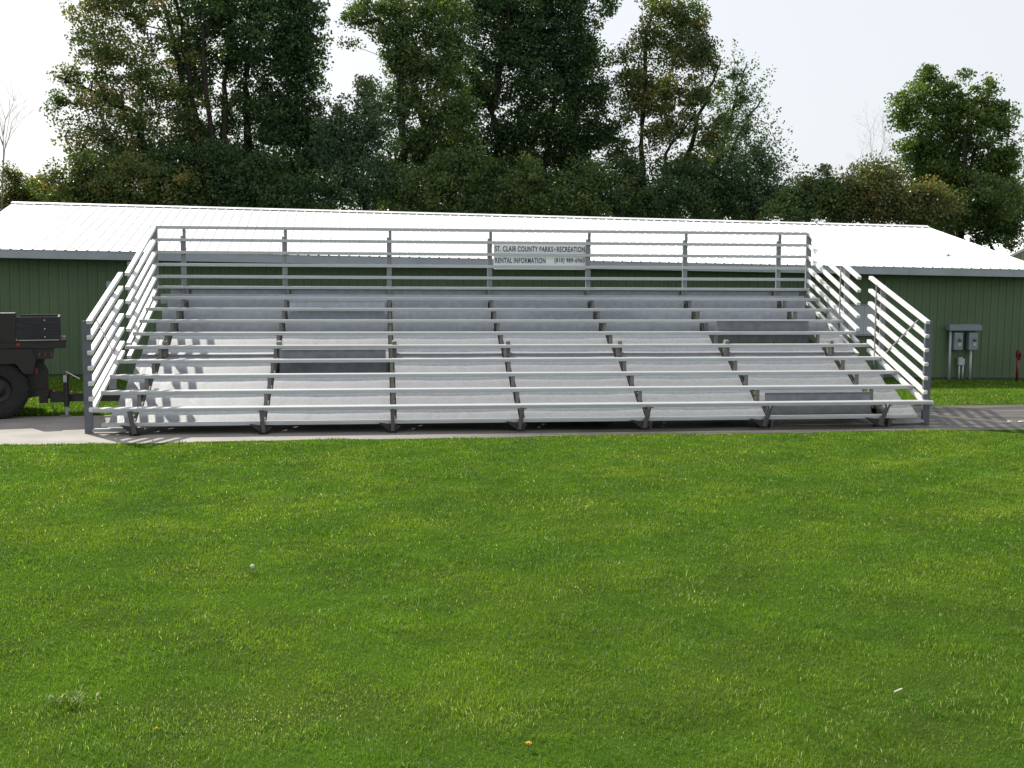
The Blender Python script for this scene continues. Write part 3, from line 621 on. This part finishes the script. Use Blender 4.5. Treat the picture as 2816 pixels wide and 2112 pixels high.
def tree(label, Yd, trunks, lobes, lm, dens=1.0, leaf=0.105, name='broadleaf_tree', cat='tree', group='trees behind the shed', seed=1, clump=0.42, feather=0.0, percl=85):
    r__ = np.random.default_rng(seed)
    bpx, bpy_ = trunks[0][0][:2]; base = at(bpx, bpy_, Yd); base[2] = 0
    root = empty(name, label, cat, group, loc=tuple(base))
    tk = MB(); paths = []
    for pts in trunks:
        P = [at(q[0], q[1], Yd) for q in pts]
        if P[0][2] > 0.2: g0 = P[0].copy(); g0[2] = 0; g0[0] += (P[0][0]-P[1][0])*0.3; P = [g0]+P
        for i in range(1, len(P)): P[i][1] += r__.normal(0, 0.3)
        Q = []
        for i in range(len(P)-1):
            for s_ in range(4): Q.append(P[i]+(P[i+1]-P[i])*s_/4+r__.normal(0, 0.05, 3))
        Q.append(P[-1]); n_ = len(Q); r0 = 0.07+0.009*(Q[-1][2]-Q[0][2]); r0 *= (pts[0][2] if len(pts[0]) > 2 else 1)
        tk.tube([q-base for q in Q], [max(0.02, r0*(1-0.85*i/(n_-1))) for i in range(n_)], 8); paths.append(Q)
    allp = np.array([q for Q in paths for q in Q])
    Vs, Rn = [], []; pxm = (Yd-CAM[1])/fw[1]/ (FPX/1.27306)
    for lb in lobes:
        cx_, cy_, rx_, ry_ = lb[:4]; dn = lb[4] if len(lb) > 4 else 1.0
        c = at(cx_, cy_, Yd); ax_, az_ = rx_*pxm, ry_*pxm; ay_ = (ax_+az_)/2*0.85; c[1] += r__.normal(0, ay_*0.35)
        # limb from the nearest lower trunk point into the lobe
        dd = np.linalg.norm(allp-c, axis=1)+np.where(allp[:, 2] > c[2]-0.2, 5, 0); a0 = allp[dd.argmin()]
        midp = (a0+c)/2+np.array([r__.normal(0, .2), r__.normal(0, .2), -0.25]); lr = 0.015+0.014*max(ax_, az_)
        tk.tube([a0-base, (a0*.6+midp*.4)-base, midp-base, c-base], [lr, lr*.8, lr*.65, lr*.35], 6)
        nleaf = int(math.pi*ax_*az_*1000*dens*dn*(0.13/leaf)**1.8); ncl = max(3, int(nleaf/percl))
        u = r__.normal(0, 1, (ncl, 3)); u /= np.linalg.norm(u, axis=1)[:, None]; rad = r__.random(ncl)**0.45*(0.92+0.22*r__.random(ncl))
        cc = c+u*rad[:, None]*np.array([ax_, ay_, az_])
        for q in cc[:: max(1, ncl//14)]:
            e = q+(q-c)*0.1; mq = (c+e)/2+r__.normal(0, .12, 3)+np.array([0, 0, .08]); tk.tube([c-base, mq-base, e-base], [lr*.32, lr*.2, 0.006], 4, cap=False)
        idx = r__.integers(0, ncl, nleaf); crad = clump*(0.55+0.8*r__.random(ncl))
        g_ = r__.normal(0, 1, (nleaf, 3)); gl = np.linalg.norm(g_, axis=1)[:, None]; g_ = g_/gl*np.minimum(gl, 1.9)*0.55
        P = cc[idx]+g_*crad[idx][:, None]*np.array([1, 1, 0.72])
        if feather:     # leaves strung along outward sprays
            t_ = r__.random(nleaf); dirv = (cc[idx]-c); dirv /= np.linalg.norm(dirv, axis=1)[:, None]+1e-6; dirv[:, 2] += 0.55
            P = cc[idx]+dirv*((t_-0.5)*feather)[:, None]+r__.normal(0, 0.05, (nleaf, 3))
        a = r__.random(nleaf)*2*np.pi; tilt = r__.normal(0, 0.75, nleaf)
        s_ = leaf*(0.6+0.8*r__.random(nleaf))
        e1 = np.stack([np.cos(a)*np.cos(tilt), np.sin(a)*np.cos(tilt), np.sin(tilt)], -1)
        rv = r__.normal(0, 1, (nleaf, 3)); e2 = np.cross(e1, rv); e2 /= np.linalg.norm(e2, axis=1)[:, None]
        e1 = e1*s_[:, None]*.5; e2 = e2*(s_*0.36)[:, None]
        V = np.stack([P-e1, P+e2-e1*.1, P+e1, P-e2-e1*.1], 1); Vs.append(V.reshape(-1, 3))
        cr = r__.random(ncl)**2*0.8-0.1; Rn.append(np.repeat(np.clip(cr[idx]+r__.random(nleaf)*0.45, 0, 1), 4))
    tk.build('trunk', BARK, root, smooth=True)
    if Vs:
        V = np.concatenate(Vs)-base; k = len(V)//4
        cloud_mesh('crown', V, [np.arange(k)[:, None]*4+np.array([[0, 1, 2, 3]])], np.concatenate(Rn), LM[lm], root)
    return root

tree('tall loose tree with slender forked trunks, leftmost of the big trees', 27,
     [[(440, 450), (400, 210), (350, 10), (330, -60)], [(452, 450), (415, 210), (378, 0), (370, -60)], [(466, 440), (445, 130), (430, 0)], [(300, 250), (200, 200), (120, 165)]],
     [(225, 20, 70, 60, .75), (300, -10, 90, 60, .7), (190, 90, 45, 40, .55), (150, 158, 70, 22, .5), (250, 130, 80, 55, .75), (160, 225, 55, 28, .5), (240, 210, 85, 45, .7), (320, 200, 60, 70, .6), (200, 280, 75, 30, .6), (300, 290, 80, 50, .8), (390, 80, 45, 60, .5), (250, 340, 110, 45, .9), (390, 250, 50, 60, .7), (415, 300, 45, 45, .7), (330, 110, 45, 60, .5), (300, 340, 60, 30, .8)], 'turning', seed=11, leaf=0.105, dens=0.72)
tree('low spreading green and orange tinged tree above the left end of the shed roof', 25, [[(230, 470), (225, 400), (215, 360)]],
     [(150, 410, 70, 40), (220, 380, 70, 50), (310, 400, 90, 60), (110, 385, 35, 28, .7), (390, 410, 70, 60), (240, 440, 150, 45)], 'turning', seed=12, name='understory_tree', dens=0.8, percl=110, clump=0.42)
tree('tall dense dark tree with two thick straight trunks left of the gap of sky', 28,
     [[(508, 470, 1.35), (492, 300), (486, 180), (500, -60)], [(545, 460, 1.35), (530, 240), (532, 130), (545, -60)]],
     [(450, 20, 75, 60), (555, 20, 90, 70), (655, 15, 55, 60, .9), (660, 100, 48, 70, .9), (590, 110, 85, 70), (430, 110, 55, 50, .85), (640, 195, 60, 50), (560, 215, 55, 55, .8), (405, 190, 55, 55, .8), (455, 300, 60, 45, .8), (610, 290, 90, 50, 1.1), (520, 340, 60, 40, .8), (560, 400, 120, 65, 1.2), (680, 330, 55, 50), (495, 240, 45, 40, .55), (505, 120, 50, 60, .8), (650, 260, 50, 40, .9)], 'dark', seed=13, leaf=0.112)
tree('dark thicket tree at the foot of the two trunked tree', 25, [[(440, 480), (445, 400)]], [(360, 345, 50, 45, .8), (440, 350, 55, 50, .9), (520, 365, 60, 45, .9), (590, 350, 50, 35, .9), (380, 400, 80, 60, 1.1), (470, 410, 80, 60, 1.1), (640, 420, 100, 50, 1.1), (540, 430, 90, 50, 1.1)], 'dark', seed=14, name='understory_tree', dens=0.8, percl=110, clump=0.42)
tree('small airy tree filling the gap between the two biggest trees', 26, [[(785, 460), (780, 330), (790, 220)]],
     [(780, 205, 38, 38, .7), (820, 235, 45, 45, .75), (750, 265, 45, 40, .7), (800, 300, 60, 50, .85), (735, 330, 50, 50, .9), (790, 390, 90, 65, 1.0), (710, 300, 35, 40, .8)], 'grey', seed=15, leaf=0.100)
tree('tall green tree with pale leaning trunk, left half of the biggest clump', 27,
     [[(945, 470), (925, 310), (897, 190), (870, 50), (850, -60)], [(860, 80), (800, 40), (750, 60)]],
     [(790, 30, 38, 40, .6), (757, 95, 18, 12, .5), (760, 40, 25, 20, .5), (860, 20, 60, 50, .9), (850, 85, 50, 40, .8), (940, 40, 70, 60), (900, 140, 50, 50, .85), (960, 140, 60, 70), (870, 215, 40, 45, .7), (950, 240, 70, 60), (890, 310, 60, 60, .9), (960, 350, 80, 70, 1.1), (870, 150, 45, 45, .8), (1000, 250, 40, 50, .8)], 'mid', seed=16, leaf=0.105)
tree('largest dark tree, thick trunk behind the middle of the shed', 29,
     [[(1088, 480, 1.5), (1082, 330), (1066, 240), (1090, 80), (1100, -60)], [(1160, 470), (1190, 250), (1230, 60)]],
     [(1040, 0, 90, 60), (1160, 0, 100, 60), (1255, 15, 65, 60, .9), (1080, 80, 90, 70), (1190, 90, 95, 70), (1275, 110, 42, 50, .9), (1130, 170, 100, 65), (1240, 190, 75, 50), (1295, 215, 45, 35, .8), (1030, 190, 65, 60, .9), (1180, 270, 100, 60, 1.1), (1270, 290, 45, 45, 1.0), (1110, 330, 75, 50, .9), (1010, 300, 55, 55, .9), (1200, 380, 120, 65, 1.2), (1070, 410, 100, 60, 1.2), (1085, 280, 50, 40, .7), (1230, 330, 60, 45, 1), (1320, 300, 30, 40, .8)], 'dark', seed=17, leaf=0.112)
tree('dark dense thicket tree below the largest tree', 25, [[(1000, 480), (1000, 420)]], [(1030, 355, 50, 40, .8), (960, 370, 50, 40, .9), (1150, 380, 60, 45, .9), (890, 410, 90, 60, 1.1), (1000, 420, 90, 55, 1.1), (1260, 420, 80, 65, 1.1), (1130, 430, 80, 50, 1.1)], 'mid', seed=18, name='understory_tree', dens=0.8, percl=110, clump=0.42)
tree('tall tree with yellowing crown right of the largest tree', 27,
     [[(1385, 480), (1393, 320), (1398, 60), (1420, -10)], [(1450, 470), (1490, 320), (1535, 190), (1560, 130)], [(1420, 460), (1440, 330), (1500, 240)]],
     [(1425, 25, 40, 35, .8), (1480, 45, 45, 40, .85), (1400, 90, 40, 45, .7), (1465, 110, 60, 50, .9), (1520, 120, 35, 45, .8), (1370, 160, 45, 40, .7), (1440, 190, 65, 45, .9), (1510, 200, 45, 45, .7), (1370, 230, 50, 35, .6), (1460, 270, 60, 40, .7), (1530, 290, 50, 40, .6), (1345, 120, 25, 25, .5), (1350, 350, 40, 50, .8), (1470, 370, 60, 40, .5), (1410, 300, 40, 30, .55), (1500, 340, 45, 30, .55), (1380, 200, 30, 30, .6), (1500, 70, 20, 22, .7)], 'turning', seed=19, leaf=0.105)
tree('airy feathery tree with slanting bare limbs right of the yellowing tree', 28,
     [[(1520, 470), (1560, 330), (1600, 200), (1615, 140)], [(1540, 430), (1600, 290), (1650, 210)]],
     [(1590, 150, 28, 28, .5), (1600, 200, 40, 35, .5), (1570, 250, 45, 40, .5), (1610, 265, 40, 35, .45), (1560, 320, 50, 45, .6), (1600, 350, 45, 40, .6)], 'grey', seed=20, leaf=0.10, feather=1.5, percl=26)
tree('dark thicket tree at the foot of the yellowing tree', 25, [[(1410, 490), (1410, 430)]], [(1360, 365, 35, 35, .7), (1440, 385, 45, 35, .8), (1510, 375, 45, 40, .7), (1560, 390, 45, 40, .9), (1350, 430, 70, 60, 1.1), (1440, 440, 80, 50, 1.1), (1530, 430, 70, 50, 1.0)], 'dark', seed=21, name='understory_tree', dens=0.8, percl=110, clump=0.42)
tree('spiky pale green tree with upswept sprays right of the feathery tree', 25, [[(1620, 480), (1630, 390), (1640, 330)]],
     [(1635, 320, 28, 30, .9), (1665, 350, 28, 35, .9), (1620, 380, 40, 40, 1), (1670, 405, 38, 35, 1), (1625, 430, 60, 40, 1), (1690, 430, 30, 25, .8)], 'grey', seed=22, leaf=0.10, feather=1.9, percl=26)
tree('rounded light green bush right of the spiky tree above the shed roof', 22, [[(1750, 500), (1750, 440)]], [(1735, 425, 42, 42), (1780, 398, 40, 40, .8), (1800, 440, 65, 45), (1715, 460, 55, 35), (1755, 385, 22, 20, .6)], 'mid', seed=23, name='bush', cat='bush', group='bushes behind the shed', leaf=0.11)
tree('brownish olive bush in the middle of the bushes at right', 22.5, [[(1870, 500), (1865, 420)]], [(1850, 400, 55, 45, .9), (1890, 370, 45, 35, .7), (1920, 400, 50, 45, .9), (1900, 440, 75, 45), (1840, 450, 65, 40)], 'olive', seed=24, name='bush', cat='bush', group='bushes behind the shed', leaf=0.10)
tree('olive bush under the left side of the maple at right', 21.5, [[(1985, 510), (1980, 450)]], [(1980, 430, 50, 40, .9), (2020, 450, 60, 45), (1950, 465, 60, 35)], 'olive', seed=25, name='bush', cat='bush', group='bushes behind the shed', leaf=0.10)
tree('dense rounded maple standing clear at the right', 24, [[(2060, 500), (2065, 330), (2060, 200)], [(2080, 420), (2120, 280)]],
     [(2015, 178, 32, 34), (1990, 215, 45, 35), (2065, 205, 45, 42), (2125, 215, 38, 42), (1950, 235, 32, 16, .8), (1960, 260, 35, 20), (2030, 265, 70, 45), (2110, 280, 60, 55), (2150, 260, 28, 45), (1990, 320, 50, 35, 1), (2060, 340, 75, 55), (2140, 350, 40, 60), (2090, 420, 80, 60, 1.1), (2150, 450, 50, 60, 1.1), (2010, 390, 50, 45), (2165, 380, 30, 60), (1985, 355, 45, 40), (2050, 395, 65, 50), (2140, 405, 45, 50), (2003, 148, 13, 16, .8), (2080, 165, 14, 16, .8), (2128, 178, 12, 14, .8), (1935, 215, 16, 8, .7), (2165, 235, 12, 20, .7)], 'bright', seed=26, leaf=0.105, clump=0.36)
tree('thin wispy tree at the far right edge', 26, [[(2190, 500), (2185, 350), (2180, 240)]], [(2185, 245, 18, 18, .4), (2205, 330, 22, 50, .35), (2200, 430, 28, 60, .8)], 'grey', seed=27, leaf=0.11)
tree('dark thicket tree under the right edge of the maple', 23, [[(2130, 540), (2130, 470)]], [(2110, 440, 80, 55, 1.1), (2185, 460, 50, 65, 1.1), (2050, 480, 60, 40, 1.2), (2150, 500, 70, 40)], 'mid', seed=28, name='understory_tree', dens=0.8, percl=110, clump=0.42)
tree('small hazy green tree at the far left edge', 34, [[(30, 460), (32, 400)]], [(32, 385, 22, 22, .9), (20, 420, 35, 28), (70, 415, 35, 22), (40, 445, 70, 25)], 'olive', seed=29, leaf=0.105)
# wood behind, tree by tree
for i, (cxp, top, dn) in enumerate(((115, 400, .8), (230, 350, .8), (340, 310, .6), (450, 330, .7), (600, 330, .8), (700, 290, .7), (850, 345, .8), (975, 300, .7), (1130, 340, .8), (1250, 330, .8), (1375, 385, .7), (1500, 350, .6), (1600, 380, .8), (2030, 420, .8), (2190, 400, .7))):
    tree('dim background tree in the dark row behind the big trees', 35, [[(cxp, 460), (cxp+4, 410), (cxp, top+30)]],
         [(cxp, top+28, 38, 30, dn*.8), (cxp+random.uniform(-25, 25), top+70, 60, 38, dn), (cxp, 455, 85, 32, dn)], ('mid', 'dark', 'turning', 'grey')[i % 4], seed=40+i, leaf=0.150, name='background_tree', group='background trees behind the big trees')
# bare trees
def bare(label, Yd, trunk, n_, spread, seed, sc=1.0, m_=TWIG):
    r__ = random.Random(seed); base = at(trunk[0][0], trunk[0][1], Yd); base[2] = 0
    root = empty('bare_tree', label, 'bare tree', loc=tuple(base)); mb = MB()
    P = [Vector(tuple(at(a, b_, Yd)-base)) for a, b_ in trunk]; P = [Vector((0, 0, 0))]+P
    mb.tube(P, [0.04*sc*(1-0.8*i/(len(P)-1)) for i in range(len(P))], 6)
    def grow(p, d, l, r_, dep):
        q = p+d*l*0.5+Vector((r__.gauss(0, .05), r__.gauss(0, .05), 0.02)); e = q+(d+Vector((r__.gauss(0, .2), r__.gauss(0, .2), r__.gauss(0.1, .1))))*l*0.5
        mb.tube([p, q, e], [r_, r_*.7, r_*.4], 4, cap=False)
        if dep > 0:
            for _ in range(3):
                grow(q if r__.random() < .4 else e, (d+Vector((r__.gauss(0, .5), r__.gauss(0, .4), r__.gauss(0.15, .25)))).normalized(), l*.62, r_*.5, dep-1)
    for _ in range(n_):
        t_ = r__.uniform(0.35, 1); k = min(len(P)-2, int(t_*(len(P)-1))); p = P[k].lerp(P[k+1], t_*(len(P)-1)-k)
        grow(p, Vector((r__.gauss(0, spread), r__.gauss(0, spread), 1)).normalized(), r__.uniform(1.0, 1.9)*sc, 0.016*sc, 3)
    mb.build('branches', m_, root); return root
bare('bare twiggy grey tree left of the maple', 25, [(1885, 450), (1890, 385), (1880, 345)], 12, 0.4, 5, 0.62)
bare('thin bare leafless tree at the far left edge', 27, [(4, 440), (8, 330), (6, 270)], 8, 0.3, 6)
